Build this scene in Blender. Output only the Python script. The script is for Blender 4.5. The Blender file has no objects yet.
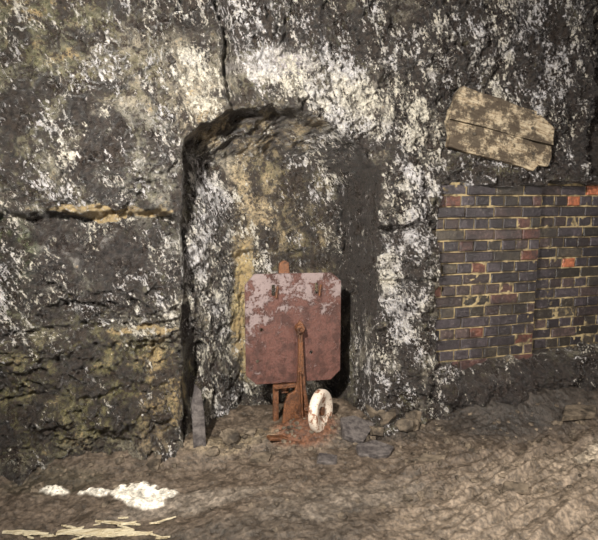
import bpy, bmesh, math, random
import numpy as np
from mathutils import Vector, Matrix, Euler
random.seed(7)
scene=bpy.context.scene
# ------------------------------------------------------------------ helpers
_tabs={}
def perlin(x,y,seed=0):
    if seed not in _tabs:
        r=np.random.RandomState(seed+11); a=r.rand(256,256)*2*np.pi
        _tabs[seed]=(np.cos(a),np.sin(a))
    gx,gy=_tabs[seed]
    xi=np.floor(x).astype(int); yi=np.floor(y).astype(int)
    xf=x-xi; yf=y-yi
    u=xf*xf*xf*(xf*(xf*6-15)+10); v=yf*yf*yf*(yf*(yf*6-15)+10)
    def g(ix,iy,dx,dy):
        ix=ix&255; iy=iy&255
        return gx[ix,iy]*dx+gy[ix,iy]*dy
    n00=g(xi,yi,xf,yf); n10=g(xi+1,yi,xf-1,yf); n01=g(xi,yi+1,xf,yf-1); n11=g(xi+1,yi+1,xf-1,yf-1)
    return ((n00*(1-u)+n10*u)*(1-v)+(n01*(1-u)+n11*u)*v)*1.4
def fbm(x,y,oct=5,seed=0,gain=.5,ridge=False):
    s=0;a=1;t=0
    for i in range(oct):
        n=perlin(x*2**i+i*17.3,y*2**i-i*9.1,seed+i)
        if ridge: n=1-2*np.abs(n)
        s=s+a*n;t+=a;a*=gain
    return s/t
def sstep(a,b,x):
    t=np.clip((x-a)/(b-a),0,1); return t*t*(3-2*t)
def polysdf(px,py,poly):
    n=len(poly); d=np.full(px.shape,1e9); ins=np.zeros(px.shape,bool)
    for i in range(n):
        ax,ay=poly[i]; bx,by=poly[(i+1)%n]
        ex,ey=bx-ax,by-ay
        t=np.clip(((px-ax)*ex+(py-ay)*ey)/(ex*ex+ey*ey),0,1)
        d=np.minimum(d,np.hypot(px-ax-t*ex,py-ay-t*ey))
        c=((ay>py)!=(by>py))&(px<(bx-ax)*(py-ay)/((by-ay) if by!=ay else 1e-9)+ax)
        ins^=c
    return np.where(ins,d,-d)
def grid_mesh(name,X,Y,Z,attrs,mat,flip=False):
    r,c=X.shape
    me=bpy.data.meshes.new(name)
    co=np.stack([X,Y,Z],-1).reshape(-1,3).astype(np.float32)
    idx=np.arange(r*c).reshape(r,c)
    q=np.stack([idx[:-1,:-1],idx[:-1,1:],idx[1:,1:],idx[1:,:-1]],-1).reshape(-1,4)
    if flip:q=q[:,::-1]
    me.vertices.add(len(co)); me.vertices.foreach_set('co',co.ravel())
    me.loops.add(q.size); me.loops.foreach_set('vertex_index',q.ravel().astype(np.int32))
    me.polygons.add(len(q)); me.polygons.foreach_set('loop_start',np.arange(0,q.size,4,dtype=np.int32))
    me.polygons.foreach_set('loop_total',np.full(len(q),4,dtype=np.int32))
    me.update(calc_edges=True)
    me.polygons.foreach_set('use_smooth',np.ones(len(q),bool))
    for k,v in attrs.items():
        at=me.color_attributes.new(k,'FLOAT_COLOR','POINT')
        v=np.concatenate([v,np.ones(v.shape[:2]+(1,))],-1) if v.shape[-1]==3 else v
        at.data.foreach_set('color',v.reshape(-1).astype(np.float32))
    ob=bpy.data.objects.new(name,me); scene.collection.objects.link(ob)
    me.materials.append(mat)
    return ob
def paint(px,pz,base,blobs,seed=0,wob=.12):
    wx=px+fbm(px*3,pz*3,5,seed)*wob*1.3; wz=pz+fbm(px*3,pz*3,5,seed+5)*wob*1.1
    out=np.zeros(px.shape+(len(base),)); out[:]=base
    for cx,cz,rx,rz,rot,st,val in blobs:
        a=math.radians(rot); dx=wx-cx; dz=wz-cz
        u=(dx*math.cos(a)+dz*math.sin(a))/rx; v=(-dx*math.sin(a)+dz*math.cos(a))/rz
        w=(1-sstep(.65,1.2,np.hypot(u,v)))*st
        out=out*(1-w[...,None])+np.array(val)*w[...,None]
    return out
class NT:
    def __init__(s,name):
        s.m=bpy.data.materials.new(name); s.m.use_nodes=True; s.t=s.m.node_tree; s.n=s.t.nodes; s.l=s.t.links
        s.b=s.n['Principled BSDF']; s.co=s.n.new('ShaderNodeTexCoord').outputs['Object']
    def lk(s,a,b): s.l.new(a,b)
    def mp(s,sc=(1,1,1),rot=(0,0,0)):
        m=s.n.new('ShaderNodeMapping'); m.inputs['Scale'].default_value=(1,1,1); m.inputs['Rotation'].default_value=[math.radians(r) for r in rot]
        s.lk(s.co,m.inputs['Vector'])
        v=s.n.new('ShaderNodeVectorMath'); v.operation='MULTIPLY'; v.inputs[1].default_value=sc; s.lk(m.outputs[0],v.inputs[0]); return v.outputs[0]
    def noise(s,scale,detail=6,rough=.6,vec=None,dist=0):
        n=s.n.new('ShaderNodeTexNoise'); n.inputs['Scale'].default_value=scale; n.inputs['Detail'].default_value=detail
        n.inputs['Roughness'].default_value=rough; n.inputs['Distortion'].default_value=dist
        s.lk(vec or s.co,n.inputs['Vector']); return n.outputs['Fac']
    def math(s,op,a,b=None,c=None,clamp=False):
        n=s.n.new('ShaderNodeMath'); n.operation=op; n.use_clamp=clamp
        for i,v in enumerate([a,b,c]):
            if v is None: continue
            if isinstance(v,(int,float)): n.inputs[i].default_value=v
            else: s.lk(v,n.inputs[i])
        return n.outputs[0]
    def wsum(s,*pairs):
        o=pairs[0]
        for v,w in pairs[1:]:
            o=s.math('ADD',o,s.math('MULTIPLY',s.math('SUBTRACT',v,.5),w))
        return o
    def rng(s,v,a,b,c=0,d=1):
        n=s.n.new('ShaderNodeMapRange'); n.interpolation_type='SMOOTHSTEP'
        for k,x in zip(['From Min','From Max','To Min','To Max'],[a,b,c,d]): n.inputs[k].default_value=x
        s.lk(v,n.inputs['Value']); return n.outputs[0]
    def mix(s,f,a,b,mode='MIX'):
        n=s.n.new('ShaderNodeMix'); n.data_type='RGBA'; n.blend_type=mode
        for sock,v in ((n.inputs[0],f),(n.inputs[6],a),(n.inputs[7],b)):
            if isinstance(v,(int,float)): sock.default_value=v
            elif isinstance(v,tuple): sock.default_value=v+(1,)
            else: s.lk(v,sock)
        return n.outputs[2]
    def attr(s,name):
        n=s.n.new('ShaderNodeAttribute'); n.attribute_name=name; return n.outputs['Color']
    def sep(s,c):
        n=s.n.new('ShaderNodeSeparateColor'); s.lk(c,n.inputs[0]); return n.outputs
    def gray(s,v):
        n=s.n.new('ShaderNodeCombineColor'); 
        for i in range(3): s.lk(v,n.inputs[i])
        return n.outputs[0]
    def fin(s,col,rough=.9,bump=None,bs=.5,bd=.01,spec=.3,metal=0):
        if isinstance(col,tuple): s.b.inputs['Base Color'].default_value=col+(1,)
        else: s.lk(col,s.b.inputs['Base Color'])
        if isinstance(rough,(int,float)): s.b.inputs['Roughness'].default_value=rough
        else: s.lk(rough,s.b.inputs['Roughness'])
        s.b.inputs['Specular IOR Level'].default_value=spec; s.b.inputs['Metallic'].default_value=metal
        if bump is not None:
            n=s.n.new('ShaderNodeBump'); n.inputs['Strength'].default_value=bs; n.inputs['Distance'].default_value=bd
            s.lk(bump,n.inputs['Height']); s.lk(n.outputs[0],s.b.inputs['Normal'])
        return s.m
# ------------------------------------------------------------------ materials
def rock_material():
    k=NT('sooty_sandstone')
    tint=k.attr('tint'); mk=k.sep(k.attr('mask'))
    flake_d,soot_shade_d,och_d=mk[0],mk[1],mk[2]  # middle channel holds grime plus painted rim and recess shadow
    v1=k.mp((1,1,.40),(0,24,0))
    n1=k.noise(19,9,.68,v1,.5)
    n1b=k.noise(75,4,.65,v1)
    n2=k.noise(8,9,.70,k.mp((1,1,.75),(0,20,0)),.6)
    n3=k.noise(45,7,.72)
    n4=k.noise(150,3,.65)
    n5=k.noise(6,9,.75)
    n6=k.noise(2.2,6,.65)
    n7=k.noise(5,5,.6,k.mp((1,1,.7),(0,24,0)))
    var=k.rng(n3,.34,.68,.2,2.2)
    base=k.mix(1.0,tint,k.gray(var),'MULTIPLY')
    base=k.mix(k.rng(n6,.42,.58,0,.5),base,k.mix(n3,(.07,.065,.025),(.16,.14,.07)))
    of=k.rng(k.math('ADD',k.wsum(n5,(n3,.9)),k.math('MULTIPLY',och_d,.5)),.67,.77)
    base=k.mix(k.math('MULTIPLY',of,.85),base,k.mix(n4,(.56,.41,.20),(.25,.17,.08)))
    sf=k.rng(k.math('ADD',k.wsum(n2,(n3,.9),(n6,.4)),k.math('MULTIPLY',soot_shade_d,.5)),.68,.75)
    soot_shade=k.mix(k.rng(n3,.38,.62),(.006,.004,.004),(.042,.030,.024))
    soot_shade=k.mix(k.rng(n4,.58,.70,0,.5),soot_shade,(.15,.125,.10))
    c=k.mix(k.math('MULTIPLY',sf,.97),base,soot_shade)
    ff=k.rng(k.math('ADD',k.wsum(n1,(n1b,.95),(n7,.65)),k.math('MULTIPLY',flake_d,.34)),.75,.785)
    wc=k.mix(k.rng(n6,.42,.58),(.76,.71,.61),(.68,.66,.69))
    wc=k.mix(k.rng(n4,.40,.6,0,.65),wc,(.33,.27,.18))
    wc=k.mix(1.0,wc,k.gray(k.rng(n3,.3,.62,.35,1.2)),'MULTIPLY')
    c=k.mix(k.math('MULTIPLY',ff,.94),c,wc)
    h=k.math('ADD',k.math('MULTIPLY',n3,1.0),k.math('ADD',k.math('MULTIPLY',n4,.25),k.math('MULTIPLY',ff,.25)))
    return k.fin(c,k.rng(n5,.35,.65,.20,.5),h,1.0,.035,.7)
def ground_material():
    k=NT('cinder_and_mud')
    tint=k.attr('tint'); 
    n1=k.noise(12,8,.75); n2=k.noise(45,7,.70); n3=k.noise(170,3,.65)
    c=k.mix(1.0,tint,k.gray(k.rng(n1,.32,.68,.5,1.5)),'MULTIPLY')
    c=k.mix(1.0,c,k.gray(k.rng(n2,.34,.66,.5,1.5)),'MULTIPLY')
    c=k.mix(k.rng(n3,.62,.70,0,.5),c,(.24,.19,.14))
    h=k.math('ADD',n2,k.math('MULTIPLY',n3,.25))
    return k.fin(c,k.rng(n1,.35,.65,.3,.6),h,1.0,.012,.5)
def stone_material(name,a,b,sc=25):
    k=NT(name); n=k.noise(sc,8,.7); n2=k.noise(120,4,.7)
    c=k.mix(k.rng(n,.35,.65),a,b)
    return k.fin(c,.7,k.math('ADD',n,k.math('MULTIPLY',n2,.5)),.9,.012)
M_rock=rock_material(); M_ground=ground_material()
M_slate=stone_material('slate_grey',(.04,.033,.032),(.14,.12,.11))
M_rubble=stone_material('rubble_brown',(.035,.027,.02),(.20,.155,.11),12)
# ------------------------------------------------------------------ niche wall
fx=np.arange(-.95,3.35,.0068)
xs=np.concatenate([np.arange(-3.2,-.95,.03),fx,np.arange(3.36,6.2,.03)])
zs=np.concatenate([np.arange(-.35,2.95,.0068),np.arange(2.96,3.9,.03)])
X,Z=np.meshgrid(xs,zs)
OUT=[(.13,-.6),(.13,0),(.15,.93),(.18,1.60),(.19,1.83),(.28,1.92),(.48,2.00),(.71,2.03),(.92,2.00),(1.10,1.93),(1.25,1.82),(1.37,1.70),(1.38,1.3),(1.37,.93),(1.35,.60),(1.37,0),(1.37,-.6)]
INN=[(.58,-.6),(.58,.48),(.59,.83),(.57,1.3),(.45,1.56),(.36,1.70),(.54,1.77),(.82,1.81),(1.03,1.78),(1.20,1.70),(1.29,1.58),(1.32,1.22),(1.27,.8),(1.26,-.6)]
wx=X+fbm(X*5,Z*5,5,31)*.04; wz=Z+fbm(X*5,Z*5,5,37)*.045
so=polysdf(wx,wz,OUT); si=-polysdf(wx,wz,INN)
inside=so>0
t=np.where(si<=0,1,np.clip(so,0,9)/(np.clip(so,0,9)+np.clip(si,1e-6,9)))
lip=.13*sstep(0,.022,so)
niche=np.where(inside,lip+.36*t,0)
bm1=sstep(1.79,1.82,wx*.3+X*.7)*(1-sstep(1.57,1.60,wz))
bm2=sstep(2.60,2.62,X)*(1-sstep(1.60,1.63,wz))
lowb=sstep(.36,.40,Z+fbm(X*6,Z*6,4,39)*.12)
bmk=np.maximum(bm1,bm2)*lowb; bm2=bm2*lowb
XA=X+.8*niche
big=fbm(XA*1.3,Z*1.3,3,3)*.10
mid=fbm(XA*4.2,Z*4.2,4,9,.55,True)*.05
blk=fbm(XA*9,Z*7,4,15,.6)*.055
fine=fbm(XA*30,Z*26,4,21,.65)*.024
qq=(fbm(XA*1.9+3,Z*2.6,6,81,.55)+.5)*7
terr=(np.floor(qq)+sstep(.82,1.0,qq-np.floor(qq)))*.022-.07
wear=1-.5*(niche>.3)
rough=(big*(1-.7*inside)-mid-blk*wear-fine-terr*(1-.6*inside))
dep=niche+rough*(1-bmk)
def groove(x0,x1,zc,slope,wd,amt,seed):
    zz=zc+slope*(X-x0)+fbm(X*4,X*0+seed,4,seed)*.07
    w_=wd*(1+.9*fbm(X*7,X*0+seed,3,seed+1))
    return amt*(.9+.7*fbm(X*5,X*0,3,seed+2))*np.exp(-((Z-zz)/w_)**2)*sstep(x0-.03,x0+.03,X)*(1-sstep(x1-.03,x1+.03,X))
outn=1-np.clip(niche/.1,0,1)
dep+=outn*(groove(-3.2,.14,1.41,.0,.024,.08,51)+groove(-3.2,.14,.80,.0,.02,.055,53)+groove(1.36,1.80,1.32,-.05,.028,.08,55)+groove(1.36,1.78,.98,0,.02,.06,57)+groove(-3.2,.14,.42,0,.014,.02,59))
dep+=outn*np.where(X<.16,.05*(1-sstep(1.38,1.42,Z))-.035*(1-sstep(.76,.82,Z)),0)
def vgroove(xc,slope,z0,z1,wd,amt,seed):
    xx=xc+slope*(Z-z0)+fbm(Z*4,Z*0+seed,3,seed)*.06
    return amt*np.exp(-((X-xx)/wd)**2)*sstep(z0-.03,z0+.03,Z)*(1-sstep(z1-.03,z1+.03,Z))
dep+=vgroove(.47,-.12,2.02,2.6,.025,.11,61)+outn*(vgroove(-.05,.05,.0,.80,.015,.03,63)+vgroove(-.40,.1,.8,1.41,.015,.03,65))
dep+=vgroove(2.98,.02,1.62,3.2,.05,.10,67)+vgroove(1.77,0.0,.1,1.6,.02,.04,69)
dep+=.18*np.exp(-(((X-.24)/.07)**2+((Z-.42)/.24)**2)**2)
dep+=np.where((niche>.3),.04*(1-sstep(1.13,1.18,wz+.03*fbm(X*12,Z*2,3,71)))-.02,0)
dep-=.08*(1-sstep(.22,.42,Z+.12*fbm(X*5,Z*5,4,73)))*sstep(1.75,1.95,X)
dep-=.10*np.exp(-(((X-1.48)/.2)**2+((Z-.05)/.16)**2)**1.5)
dep-=.07*np.exp(-(((X-.02)/.15)**2+((Z-.0)/.1)**2))
dep+=.14*bmk
dep+=.10*bm2
Yw=dep
tint_blobs=[
 (-.6,2.35,.45,.4,0,.8,(.20,.19,.115)),(0,2.1,.4,.25,0,.8,(.32,.275,.21)),(-.6,1.85,.25,.3,0,.7,(.23,.21,.16)),
 (.0,1.7,.3,.3,0,.7,(.29,.27,.24)),(-.3,1.2,.7,.22,0,.9,(.17,.155,.145)),(-.75,1.15,.2,.3,0,.8,(.12,.14,.06)),
 (-.4,.45,.7,.4,0,.95,(.15,.13,.06)),(.02,.3,.12,.3,0,.6,(.28,.2,.12)),
 (.75,2.25,.28,.10,0,.9,(.44,.40,.41)),(1.2,2.05,.4,.25,-30,.6,(.28,.245,.21)),(.8,1.45,.42,.42,0,1,(.37,.29,.18)),
 (.9,.9,.4,.6,0,.9,(.28,.215,.13)),(.60,.75,.08,.5,0,1,(.52,.40,.21)),(.4,1.2,.14,.5,0,.8,(.24,.21,.18)),
 (.65,1.92,.5,.12,0,.9,(.33,.25,.15)),(2.4,2.4,1,.3,0,.7,(.15,.12,.10)),(2.9,1.9,.4,.3,0,.9,(.085,.07,.065)),(3.2,2.2,.25,.8,0,.9,(.08,.04,.035)),  # last blob: reddish recess rock with its shadow painted into the tint
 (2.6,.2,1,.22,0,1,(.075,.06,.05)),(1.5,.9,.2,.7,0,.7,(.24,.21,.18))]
tint=paint(X,Z,(.20,.175,.135),tint_blobs,101)
mask_blobs=[ # flake, soot, ochre
 (-.22,2.0,.14,.17,20,1,(.1,.95,0)),(-.22,1.66,.13,.2,0,1,(.15,.95,0)),(-.62,1.95,.12,.1,0,.7,(.2,.7,0)),
 (0,2.15,.4,.25,0,.8,(.55,.34,.25)),(-.55,2.4,.4,.3,0,.8,(.42,.48,.35)),(-.05,1.6,.25,.12,0,.7,(.6,.32,.2)),
 (-.3,1.15,.6,.28,0,1,(.48,.63,0.15)),(-.22,1.18,.13,.12,0,1,(.1,1,0)),(-.4,.4,.8,.42,0,1,(.2,.53,.28)),
 (.02,.45,.12,.35,0,.8,(.3,.5,.5)),(-.2,1.42,.36,.035,0,1,(.4,.1,.9)),(.0,.79,.2,.02,0,.8,(.3,.2,.7)),
 (1.4,2.6,1.6,.35,0,1,(.57,.68,0.25)),(.75,2.25,.3,.12,0,1,(.85,.15,0)),(1.15,2.1,.4,.2,-30,1,(.92,.55,0.05)),(.25,2.1,.2,.25,0,.8,(.78,.42,0.1)),
 (1.55,1.85,.14,.4,0,1,(.85,.75,0)),(1.7,1.65,.15,.2,0,.8,(.9,.6,.1)),(1.55,1.1,.2,.6,0,1,(.80,.75,.15)),(1.5,.4,.2,.3,0,.8,(.65,.65,.2)),
 (2.3,2.3,.8,.5,0,.85,(.60,.72,0.15)),(2.9,2.0,.4,.4,0,1,(.4,.85,0)),(2.2,1.62,.5,.06,0,1,(.45,.85,.1)),(3.3,2.2,.3,.9,0,1,(0.1,.8,0)),  # last blob: shadow of the far-right recess painted dark
 (.4,1.15,.17,.65,0,1,(.80,.70,.3)),(.4,.3,.17,.3,0,1,(.60,.65,.35)),
 (.82,1.45,.4,.45,0,1,(.42,.48,.15)),(.60,.8,.09,.5,0,1,(.35,.2,.55)),(.95,.7,.35,.5,0,.9,(.35,.5,.35)),
 (.60,1.90,.42,.11,0,1,(.35,.50,.25)),(1.2,1.80,.14,.11,-40,1,(.3,.9,.1)),(2.6,.15,1,.22,0,1,(.25,.72,0))]  # right soffit blob: shadow under the arch rim painted into the mask
mask=paint(X,Z,(.48,.54,.18),mask_blobs,131)
jr=((1-sstep(.07,.12,so))*(X>1.15)*inside*(Z<1.80))[...,None]*sstep(.70,.85,Z)[...,None]  # right jamb above its foot: darkest mask values, few flakes
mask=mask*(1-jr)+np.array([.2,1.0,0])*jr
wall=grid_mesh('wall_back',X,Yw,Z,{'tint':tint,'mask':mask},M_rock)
# ------------------------------------------------------------------ ground
gx=np.concatenate([np.arange(-3.2,-.95,.04),np.arange(-.95,3.4,.0075),np.arange(3.42,6.2,.04)])
gy=np.concatenate([np.arange(-5,-1.5,.05),np.arange(-1.48,.62,.0075)])
GX,GY=np.meshgrid(gx,gy)
def gheight(GX,GY):
    h=fbm(GX*1.1,GY*1.1,3,201)*.05
    h=h+fbm(GX*6,GY*6,4,207,.5)*.03
    a=math.radians(18); u=GX*math.cos(a)+GY*math.sin(a); v=-GX*math.sin(a)+GY*math.cos(a)
    rut=sstep(.9,1.6,GX)*(1-sstep(-.5,-.25,GY+.0*GX))
    h=h+rut*(fbm(u*2.2,v*12,3,211,.5))*.075
    h=h+fbm(GX*28,GY*28,3,217,.6)*.010
    h=h+.20*sstep(1.7,2.3,GX)*sstep(-.42,.0,GY)
    h=h+.05*sstep(-.2,.05,GY)*(1-sstep(1.6,2,GX))
    h=h+.07*np.exp(-(((GX-.9)/.3)**2+((GY-.05)/.2)**2))
    return h
GH=gheight(GX,GY)
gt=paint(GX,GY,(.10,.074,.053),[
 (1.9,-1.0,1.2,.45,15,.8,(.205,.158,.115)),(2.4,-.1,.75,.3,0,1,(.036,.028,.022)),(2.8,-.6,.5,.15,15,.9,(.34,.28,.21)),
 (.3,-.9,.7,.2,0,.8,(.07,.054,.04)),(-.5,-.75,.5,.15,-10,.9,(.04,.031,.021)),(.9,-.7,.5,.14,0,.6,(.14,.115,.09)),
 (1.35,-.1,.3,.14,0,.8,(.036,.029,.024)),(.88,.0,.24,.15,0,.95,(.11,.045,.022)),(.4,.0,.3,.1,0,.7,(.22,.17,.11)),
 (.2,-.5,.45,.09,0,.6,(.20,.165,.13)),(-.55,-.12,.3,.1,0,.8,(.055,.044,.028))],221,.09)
def powder(cx,cy,rx,ry,rot):
    a=math.radians(rot); dx=GX-cx; dy=GY-cy
    r=np.hypot((dx*math.cos(a)+dy*math.sin(a))/rx,(-dx*math.sin(a)+dy*math.cos(a))/ry)
    return 1-r
pw=np.maximum.reduce([powder(-.12,-.33,.13,.11,-15),powder(.0,-.38,.10,.07,0),powder(-.08,-.44,.12,.05,-15),powder(-.53,-.20,.09,.04,-15)*.8,powder(-.33,-.27,.10,.035,-15)*.6])
pw=sstep(.0,.22,pw+.6*fbm(GX*12,GY*12,5,231,.7)-.05)[...,None]*np.clip(sstep(-.6,.0,pw),0,1)[...,None]
gt=gt*(1-pw)+np.array([.78,.71,.60])*pw
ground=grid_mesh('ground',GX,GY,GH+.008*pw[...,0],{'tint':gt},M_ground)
def gh(x,y): return float(gheight(np.array([[x]]),np.array([[y]]))[0,0])
# ------------------------------------------------------------------ mesh utils
def obj_from_bm(name,bm,mat,parent=None,smooth=False,bevel=0):
    me=bpy.data.meshes.new(name); bm.to_mesh(me); bm.free()
    ob=bpy.data.objects.new(name,me); scene.collection.objects.link(ob)
    if mat: me.materials.append(mat)
    if smooth:
        for p in me.polygons:p.use_smooth=True
    if bevel:
        m=ob.modifiers.new('b','BEVEL'); m.width=bevel; m.segments=2; m.limit_method='ANGLE'
    if parent: ob.parent=parent
    return ob
def prism(poly,y0,y1):
    bm=bmesh.new()
    a=[bm.verts.new((x,y0,z)) for x,z in poly]; b=[bm.verts.new((x,y1,z)) for x,z in poly]
    bm.faces.new(a); bm.faces.new(b[::-1])
    n=len(poly)
    for i in range(n): bm.faces.new([a[(i+1)%n],a[i],b[i],b[(i+1)%n]])
    bmesh.ops.recalc_face_normals(bm,faces=bm.faces)
    return bm
def boxbm(cx,cy,cz,sx,sy,sz,rot=(0,0,0)):
    bm=bmesh.new(); bmesh.ops.create_cube(bm,size=1)
    M=Matrix.Translation((cx,cy,cz))@Euler([math.radians(r) for r in rot]).to_matrix().to_4x4()@Matrix.Diagonal((sx,sy,sz,1))
    bmesh.ops.transform(bm,matrix=M,verts=bm.verts); return bm
def cylbm(c,axis,r,h,r2=None,seg=32):
    bm=bmesh.new(); bmesh.ops.create_cone(bm,cap_ends=True,segments=seg,radius1=r,radius2=r2 if r2 is not None else r,depth=h)
    q=Vector((0,0,1)).rotation_difference(Vector(axis).normalized())
    bmesh.ops.transform(bm,matrix=Matrix.Translation(c)@q.to_matrix().to_4x4(),verts=bm.verts); return bm
# ------------------------------------------------------------------ brickwork
def brick_mat():
    k=NT('engineering_brick'); t=k.attr('tint'); n=k.noise(50,7,.75); n2=k.noise(7,7,.7)
    c=k.mix(1.0,t,k.gray(k.rng(n,.3,.7,.4,1.7)),'MULTIPLY')
    c=k.mix(k.rng(n2,.46,.6,0,.7),c,(.020,.016,.016))
    c=k.mix(k.rng(n,.60,.68,0,.7),c,(.24,.21,.17))
    return k.fin(c,.32,n,.8,.01,.55)
def mortar_mat():
    k=NT('lime_mortar'); n=k.noise(60,7,.7); n2=k.noise(7,7,.7)
    c=k.mix(n,(.24,.18,.09),(.38,.30,.17)); c=k.mix(k.rng(n2,.42,.58,0,.9),c,(.04,.031,.022))
    return k.fin(c,.95,n,.8,.01)
M_brick=brick_mat(); M_mortar=mortar_mat()
def brick_panel(parent,name,x0,x1,z0,z1,yf,reds,ragged):
    verts=[];faces=[];cols=[]
    z=z0;row=0
    while z<z1:
        H=.066; header=row%2==1; L=.105 if header else .215
        x=x0-(0.05 if header else 0)-random.uniform(0,.01)
        while x<x1:
            l=L+random.uniform(-.004,.004)
            a=max(x,x0); b=min(x+l,x1)
            if b-a>.03:
                y=yf+random.uniform(-.007,.007); e=.006; zz=z+random.uniform(-.002,.002)
                i=len(verts)
                for yy,ins in ((yf+.10,0),(y+e,0),(y,e)):
                    verts+= [(a+ins,yy,zz+ins),(b-ins,yy,zz+ins),(b-ins,yy,zz+H-ins),(a+ins,yy,zz+H-ins)]
                for s in (0,4):
                    for q in range(4):
                        faces.append((i+s+q,i+s+(q+1)%4,i+s+4+(q+1)%4,i+s+4+q))
                faces.append((i+8,i+9,i+10,i+11))
                r=random.random(); v=random.uniform(.45,1.2)
                if r<.55: c=(.042*v,.033*v,.036*v)
                elif r<.8: c=(.058*v,.039*v,.035*v)
                else: c=(.048*v,.038*v,.028*v)
                if random.random()<reds(.5*(a+b),zz): 
                    c=random.choice([(.10,.038,.025),(.075,.034,.027),(.065,.032,.027)])
                    if a>2.85: c=(.34,.11,.05)
                cols+=[c]*12
            x+=l+.0085
        z+=.075; row+=1
    me=bpy.data.meshes.new(name); me.from_pydata(verts,[],faces); me.update()
    at=me.color_attributes.new('tint','FLOAT_COLOR','POINT')
    at.data.foreach_set('color',np.array([c+(1,) for c in cols]).ravel())
    me.materials.append(M_brick)
    ob=bpy.data.objects.new(name,me); scene.collection.objects.link(ob); ob.parent=parent
    xs_=np.arange(x0,x1+.01,.01); zs_=np.arange(z0+.01,z1+.05,.01)
    A,B=np.meshgrid(xs_,zs_)
    o=grid_mesh(name+'_mortar',A,yf+.009+fbm(A*20,B*20,4,301)*.014,B,{},M_mortar); o.parent=parent
brick=bpy.data.objects.new('wall_brick',None); scene.collection.objects.link(brick)
brick_panel(brick,'bricks_near',1.80,2.61,.335,1.57,.03,lambda x,z:.07+(.20 if abs(x-2.45)<.2 else 0),0)
brick_panel(brick,'bricks_far',2.625,5.2,.335,1.60,.11,lambda x,z:.02+(.45 if x>2.85 and (abs(z-1.38)<.05 or abs(z-1.03)<.05 or z>1.5) else 0),0)
# ------------------------------------------------------------------ wooden board
def wood_mat(name,a,b,d,patch=.5,rot=13,sc=(6,6,60),ps=7,band=.16):
    k=NT(name); v=k.mp(sc,(0,rot,0)); g=k.noise(1.6,8,.7,v,.6)
    p=k.noise(ps,9,.8); f=k.noise(90,4,.7)
    c=k.mix(k.rng(g,.35,.65),a,b); c=k.mix(k.rng(g,.56,.66,0,.7),c,d)
    c=k.mix(k.rng(p,patch,patch+band,0,.92),c,d)
    c=k.mix(k.rng(f,.55,.65,0,.5),c,d)
    return k.fin(c,.7,k.math('ADD',g,k.math('MULTIPLY',f,.2)),.8,.01)
M_board=wood_mat('weathered_pale_wood',(.48,.40,.28),(.24,.17,.10),(.04,.028,.019),.455,-13,(8,8,50),4,.10)
M_plank=wood_mat('split_pale_wood',(.68,.60,.43),(.42,.33,.19),(.10,.07,.045),.55,0,(6,60,60))
M_dark=wood_mat('dark_wet_timber',(.06,.05,.04),(.09,.075,.055),(.025,.02,.016),.5,0,(6,60,60))
board=bpy.data.objects.new('wooden_board',None); scene.collection.objects.link(board)
up=[(1.79,1.99),(1.80,2.05),(1.83,2.09),(1.84,2.15),(1.885,2.195),(2.0,2.165),(2.15,2.138),(2.30,2.09),(2.43,2.07),(2.50,2.02),(2.58,1.97),(2.575,1.90),(2.572,1.862),(2.45,1.875),(2.3,1.907),(2.05,1.955),(1.80,1.995)]
lo=[(1.79,1.989),(2.05,1.95),(2.3,1.903),(2.45,1.870),(2.571,1.855),(2.57,1.78),(2.55,1.72),(2.47,1.725),(2.43,1.69),(2.25,1.735),(2.1,1.765),(1.95,1.79),(1.80,1.83),(1.81,1.9)]
for nme,pl,y in (('upper_plank',up,-.085),('lower_plank',lo,-.080)):
    pl=[(x+random.uniform(-.006,.006),z+random.uniform(-.003,.003)) for x,z in pl]
    obj_from_bm(nme,prism(pl,y,y+.05),M_board,board,bevel=.006)
obj_from_bm('batten_1',boxbm(1.98,0,1.97,.06,.09,.28,(0,13,0)),M_dark,board,bevel=.004)
obj_from_bm('batten_2',boxbm(2.38,0,1.88,.06,.09,.28,(0,13,0)),M_dark,board,bevel=.004)
for i,(bx,bz) in enumerate(((1.95,2.06),(1.97,1.91),(2.40,1.96),(2.42,1.80))):
    obj_from_bm('nail_%d'%(i+1),cylbm((bx,-.086,bz),(0,1,0),.009,.012),M_dark,board)
# ------------------------------------------------------------------ ground signal
def rust_mat(name,paintamt,base=(.15,.055,.04),b2=(.24,.10,.06)):
    k=NT(name); n=k.noise(10,10,.74,None,.3); f=k.noise(70,6,.8); m_=k.noise(12,7,.7)
    c=k.mix(k.rng(f,.35,.65),base,b2)
    c=k.mix(k.rng(m_,.45,.60,0,.7),c,tuple(x*.42 for x in base))
    sx=k.n.new('ShaderNodeSeparateXYZ'); k.lk(k.co,sx.inputs[0])
    hz=k.rng(sx.outputs[2],.50,1.0,-.05,.10)
    hx=k.rng(sx.outputs[0],.55,.75,.06,.0)
    pf=k.rng(k.math('ADD',k.math('ADD',k.wsum(n,(f,.6)),hz),hx),.59-paintamt,.61-paintamt)
    c=k.mix(k.math('MULTIPLY',pf,.9),c,k.mix(f,(.14,.10,.098),(.35,.275,.26)))
    c=k.mix(k.rng(f,.56,.66,0,.85),c,(.038,.017,.011))
    return k.fin(c,.40,k.math('ADD',f,k.math('MULTIPLY',pf,.3)),.9,.009,.5,.1)
M_plate=rust_mat('rusty_plate_flaking_paint',.01,(.078,.029,.021),(.155,.068,.052))
M_rust=rust_mat('orange_rust',-.9,(.06,.024,.012),(.23,.09,.034))
sig=bpy.data.objects.new('railway_ground_signal',None); scene.collection.objects.link(sig)
PY=.10
PP=[(.54,.985),(.60,1.052),(1.10,1.042),(1.165,.985),(1.165,.395),(1.10,.335),(.605,.35),(.54,.415)]
pm=prism(PP,PY,PY+.014)
plate=obj_from_bm('plate',pm,M_plate,sig)
cut=bmesh.new()
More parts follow.
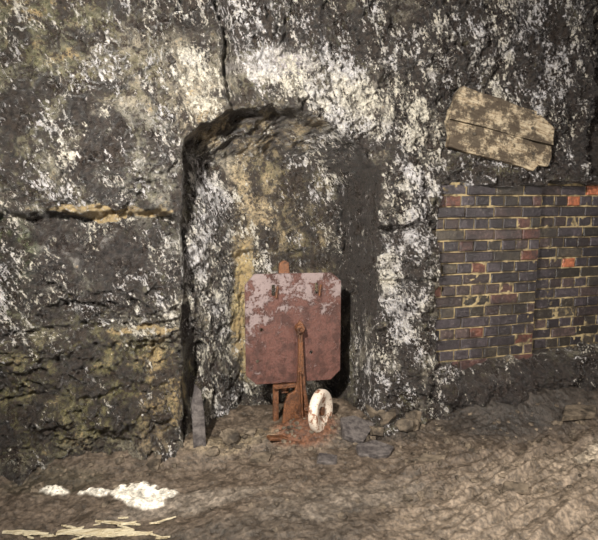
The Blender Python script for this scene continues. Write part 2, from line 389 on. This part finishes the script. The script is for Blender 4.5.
def addslot(bm,x,z,w,h):
    b=boxbm(x,PY,z,w,.1,h); me=bpy.data.meshes.new('t'); b.to_mesh(me); b.free(); bm.from_mesh(me); bpy.data.meshes.remove(me)
def addhole(bm,x,z,r):
    b=cylbm((x,PY,z),(0,1,0),r,.1,seg=16); me=bpy.data.meshes.new('t'); b.to_mesh(me); b.free(); bm.from_mesh(me); bpy.data.meshes.remove(me)
for x,z in ((.72,.945),(1.00,.945)): addslot(cut,x,z,.022,.07)
for x,z in ((.64,.70),(.965,.53),(.615,.50)): addhole(cut,x,z,.011)
cutter=obj_from_bm('cutter',cut,None)
bo=plate.modifiers.new('slots','BOOLEAN'); bo.object=cutter; bo.operation='DIFFERENCE'; bo.solver='EXACT'
bv=plate.modifiers.new('b','BEVEL'); bv.width=.003; bv.segments=2; bv.limit_method='ANGLE'
dg=bpy.context.evaluated_depsgraph_get(); me=bpy.data.meshes.new_from_object(plate.evaluated_get(dg))
plate.modifiers.clear(); plate.data=me; bpy.data.objects.remove(cutter)
for i,x in enumerate((.72,1.00)):
    obj_from_bm('hook_%d'%(i+1),boxbm(x+.018,PY-.010,.935,.012,.02,.075,(0,8,0)),M_rust,sig,bevel=.004)
obj_from_bm('top_lug',prism([(.755,1.0),(.835,1.0),(.825,1.11),(.80,1.13),(.765,1.11)],PY+.025,PY+.05),M_rust,sig,bevel=.005)
obj_from_bm('rear_post',boxbm(.80,PY+.05,.68,.05,.035,.84),M_rust,sig,bevel=.006)
obj_from_bm('thin_post',boxbm(.735,PY+.03,.18,.035,.03,.36),M_rust,sig,bevel=.004)
obj_from_bm('pivot_boss',cylbm((.88,PY-.025,.70),(0,1,0),.028,.06),M_rust,sig,bevel=.004)
obj_from_bm('pivot_pin',cylbm((.88,PY-.06,.70),(0,1,0),.013,.05),M_rust,sig,bevel=.003)
obj_from_bm('pointer_head',prism([(.852,.70),(.865,.735),(.88,.755),(.897,.735),(.908,.70),(.90,.66),(.86,.66)],PY-.045,PY-.02),M_rust,sig,bevel=.004)
obj_from_bm('lever',prism([(.867,.70),(.893,.70),(.903,.50),(.918,.30),(.945,.16),(.985,-.06),(.74,-.06),(.765,.12),(.775,.22),(.80,.28),(.845,.30),(.86,.36),(.868,.50)],PY-.045,PY-.022),M_rust,sig,bevel=.005)
obj_from_bm('lever_rib',boxbm(.885,PY-.055,.22,.012,.03,.42,(0,-3,0)),M_rust,sig,bevel=.004)
obj_from_bm('cross_bar',boxbm(.785,PY-.005,.325,.15,.025,.028),M_rust,sig,bevel=.005)
obj_from_bm('base_casting',prism([(.72,-.05),(.74,.03),(.80,.05),(.97,.045),(1.02,.0),(1.03,-.05)],PY-.14,PY+.10),M_rust,sig,bevel=.012)
obj_from_bm('base_strap',boxbm(.76,PY-.15,.045,.26,.05,.022,(0,14,14)),M_rust,sig,bevel=.006)
def white_mat():
    k=NT('chipped_white_enamel'); n=k.noise(22,8,.75); f=k.noise(80,5,.7)
    c=k.mix(f,(.74,.67,.58),(.46,.36,.27)); c=k.mix(k.rng(n,.50,.57),c,(.22,.10,.055))
    return k.fin(c,.5,n,.4,.006,.5)
M_white=white_mat()
DC=Vector((1.0,-.01,.175))
yaw=math.radians(46); ax=Vector((math.sin(yaw),-math.cos(yaw),.06)).normalized()
prof=[(0,.0),(.022,.0),(.03,-.004),(.05,-.002),(.08,.016),(.11,.026),(.128,.02),(.137,.006),(.137,-.024),(.125,-.032),(0,-.032)]
bm=bmesh.new(); seg=48; rings=[]
for r,h in prof:
    if r==0: rings.append([bm.verts.new((0,0,h))])
    else: rings.append([bm.verts.new((r*math.cos(2*math.pi*i/seg),r*math.sin(2*math.pi*i/seg),h)) for i in range(seg)])
for a,b in zip(rings[:-1],rings[1:]):
    for i in range(seg):
        j=(i+1)%seg
        if len(a)==1: bm.faces.new([a[0],b[i],b[j]])
        elif len(b)==1: bm.faces.new([a[i],b[0],a[j]])
        else: bm.faces.new([a[i],b[i],b[j],a[j]])
bmesh.ops.recalc_face_normals(bm,faces=bm.faces)
q=Vector((0,0,1)).rotation_difference(ax)
bmesh.ops.transform(bm,matrix=Matrix.Translation(DC)@q.to_matrix().to_4x4(),verts=bm.verts)
obj_from_bm('white_weight',bm,M_white,sig,smooth=True)
obj_from_bm('weight_hub',cylbm(DC+ax*.004,ax,.028,.02),M_rust,sig,bevel=.004)
obj_from_bm('weight_axle',cylbm(DC-ax*.06,ax,.022,.12),M_rust,sig,bevel=.003)
# ------------------------------------------------------------------ loose slabs, stones, timber
def rock(bm,c,s,rot,seed,flat=False):
    r=random.Random(seed); b=bmesh.new(); bmesh.ops.create_icosphere(b,subdivisions=2,radius=1)
    for v in b.verts:
        n=v.co.normalized(); k=1+.22*math.sin(n.x*3.1+seed)+.18*math.sin(n.y*4.3+seed*2)+.15*math.sin(n.z*5.1+seed*3)+r.uniform(-.06,.06)
        v.co=n*k
        for ax_ in range(3):
            v.co[ax_]=max(-.78,min(.78,v.co[ax_]))
    M=Matrix.Translation(c)@Euler(rot).to_matrix().to_4x4()@Matrix.Diagonal((s[0],s[1],s[2],1))
    bmesh.ops.transform(b,matrix=M,verts=b.verts)
    me=bpy.data.meshes.new('t'); b.to_mesh(me); b.free(); bm.from_mesh(me); bpy.data.meshes.remove(me)
def slab(name,pts,z,th,mat,tilt=(0,0)):
    cx=sum(p[0] for p in pts)/len(pts); cy=sum(p[1] for p in pts)/len(pts)
    bm=bmesh.new(); a=[bm.verts.new((x,y,0)) for x,y in pts]; b=[bm.verts.new((x+.006,y-.004,th)) for x,y in pts]
    bm.faces.new(a[::-1]); bm.faces.new(b); n=len(pts)
    for i in range(n): bm.faces.new([a[i],a[(i+1)%n],b[(i+1)%n],b[i]])
    bmesh.ops.recalc_face_normals(bm,faces=bm.faces)
    M=Matrix.Translation((cx,cy,z))@Euler((math.radians(tilt[0]),math.radians(tilt[1]),0)).to_matrix().to_4x4()@Matrix.Translation((-cx,-cy,0))
    bmesh.ops.transform(bm,matrix=M,verts=bm.verts)
    return obj_from_bm(name,bm,mat,None,bevel=.006)
slab('stone_slab',[(1.13,-.30),(1.20,-.35),(1.30,-.36),(1.36,-.30),(1.28,-.20),(1.15,-.21)],gh(1.24,-.28)-.005,.03,M_slate,(8,-4))
slab('stone_slab',[(1.10,-.14),(1.20,-.20),(1.34,-.04),(1.22,.04),(1.12,.02)],gh(1.2,-.08)+.0,.04,M_slate,(18,6))
slab('stone_slab',[(.86,-.33),(.97,-.36),(1.0,-.28),(.9,-.24)],gh(.93,-.3)-.004,.022,M_slate,(6,4))
slab('stone_slab',[(1.70,-.86),(1.82,-.9),(1.88,-.84),(1.76,-.79)],gh(1.8,-.85)-.005,.02,M_rubble,(5,0))
slab('stone_slab',[(2.55,-.34),(2.8,-.36),(2.9,-.26),(2.7,-.2)],gh(2.7,-.3)+.01,.04,M_rubble,(5,0))
slab('stone_slab',[(1.42,-.48),(1.55,-.52),(1.60,-.44),(1.48,-.40)],gh(1.5,-.46)+.0,.02,M_rubble,(5,0))
slab('stone_slab',[(.50,-.18),(.60,-.22),(.64,-.14),(.53,-.11)],gh(.57,-.16)+.0,.03,M_rubble,(5,5))
bm=prism([(.18,-.05),(.255,-.05),(.25,.25),(.235,.38),(.20,.42),(.175,.3)],0,.025)
bmesh.ops.transform(bm,matrix=Matrix.Translation((0.02,-.03,0))@Matrix.Rotation(math.radians(-8),4,'X'),verts=bm.verts)
obj_from_bm('upright_slate',bm,M_slate,None,bevel=.005)
bm=bmesh.new()
rr=random.Random(3)
for i in range(800):
    zone=rr.random()
    if zone<.40: x=rr.uniform(-.8,1.8); y=rr.gauss(-.05,.08)-.06*(x<.1)
    elif zone<.75: x=rr.uniform(1.2,3.0); y=rr.uniform(-.9,-.2)
    else: x=rr.uniform(-.9,3.2); y=rr.uniform(-1.2,-.05)
    if abs(x-.9)<.25 and y>-.1: s=rr.uniform(.008,.02)
    else: s=min(.05,.004+abs(rr.gauss(0,.010)))
    rock(bm,(x,y,gh(x,y)+s*.1),(s,s*rr.uniform(.6,1),s*rr.uniform(.4,.8)),(rr.uniform(-.3,.3),rr.uniform(-.3,.3),rr.uniform(0,6)),rr.randint(0,999))
for x,y,s in ((1.42,-.02,.13),(1.55,-.1,.09),(1.33,-.1,.06),(.42,.02,.08),(.3,-.08,.05),(.55,.04,.05),(1.62,-.02,.08),(-.02,-.1,.06)):
    rock(bm,(x,y,gh(x,y)+s*.25),(s,s*.8,s*.6),(rr.uniform(-.3,.3),rr.uniform(-.3,.3),rr.uniform(0,6)),rr.randint(0,999))
obj_from_bm('loose_rubble',bm,M_rubble)
def stick(name,x0,y0,x1,y1,w,h,mat,tilt=0,dz=0,jag=.3):
    L=math.hypot(x1-x0,y1-y0); bm=bmesh.new(); n=14; rs=[]
    for i in range(n+1):
        t_=i/n; ww=w*(.25+.75*math.sin(math.pi*min(1,.1+t_*.82)))*random.uniform(1-jag,1+jag); of_=random.uniform(-.15,.15)*w
        rs.append([bm.verts.new((t_*L,of_+s*ww/2,q*h)) for s,q in ((-1,0),(1,0),(.8,1),(-.8,1))])
    for a,b in zip(rs[:-1],rs[1:]):
        for k_ in range(4): bm.faces.new([a[k_],a[(k_+1)%4],b[(k_+1)%4],b[k_]])
    bm.faces.new(rs[0][::-1]); bm.faces.new(rs[-1]); bmesh.ops.recalc_face_normals(bm,faces=bm.faces)
    z0=gh(x0,y0)+dz; z1=gh(x1,y1)+dz
    M=Matrix.Translation((x0,y0,z0))@Euler((0,-math.atan2(z1-z0,L),math.atan2(y1-y0,x1-x0))).to_matrix().to_4x4()
    bmesh.ops.transform(bm,matrix=M,verts=bm.verts)
    me=bpy.data.meshes.new('t'); bm.to_mesh(me); bm.free(); return me
def sticks(name,L,mat):
    bm=bmesh.new()
    for a in L:
        me=stick('t',*a[:4],a[4],a[5],mat,0,a[6]); bm.from_mesh(me); bpy.data.meshes.remove(me)
    obj_from_bm(name,bm,mat,None,bevel=.002)
ss=[(-.46,-.57,-.12,-.67,.040,.012,.006),(-.34,-.63,-.04,-.72,.024,.01,.008),(-.30,-.54,-.12,-.60,.016,.008,.006),(-.70,-.50,-.50,-.55,.026,.01,.006)]
for i in range(20):
    x=rr.uniform(-.62,.0); y=-.60-.25*(x+.3)+rr.gauss(0,.05); a=rr.uniform(-.7,.3); l=rr.uniform(.03,.11)
    ss.append((x,y,x+l*math.cos(a),y+l*math.sin(a),rr.uniform(.005,.012),.006,rr.uniform(.002,.010)))
sticks('timber_splinters',ss,M_plank)
# ------------------------------------------------------------------ lights, world, camera
def area(name,loc,target,size,energy,col):
    l=bpy.data.lights.new(name,'AREA'); l.energy=energy; l.size=size; l.color=col
    o=bpy.data.objects.new(name,l); o.location=loc; scene.collection.objects.link(o)
    o.rotation_euler=(Vector(target)-Vector(loc)).to_track_quat('-Z','Y').to_euler(); return o
l=bpy.data.lights.new('lamp_key','SPOT'); l.energy=1180; l.spot_size=math.radians(100); l.spot_blend=1.0; l.shadow_soft_size=.05; l.color=(1,.965,.89)
o=bpy.data.objects.new('lamp_key',l); o.location=(-.7,-2.5,2.5); scene.collection.objects.link(o)
o.rotation_euler=(Vector((.8,0,1.3))-Vector(o.location)).to_track_quat('-Z','Y').to_euler()
area('lamp_floor',(2.2,-2.3,1.4),(1.9,-.6,.2),.2,45,(1,.93,.83))
w=bpy.data.worlds.new('tunnel_gloom'); scene.world=w; w.use_nodes=True
w.node_tree.nodes['Background'].inputs[0].default_value=(.93,.92,1,1); w.node_tree.nodes['Background'].inputs[1].default_value=.20
cam=bpy.data.cameras.new('camera'); cam.sensor_width=36; cam.lens=518/598*36; cam.clip_start=.05
co=bpy.data.objects.new('camera',cam); scene.collection.objects.link(co)
co.location=(0,-2.98,1.5); co.rotation_euler=(math.radians(90-7.7),0,math.radians(-16)); scene.camera=co
scene.view_settings.view_transform='Standard'
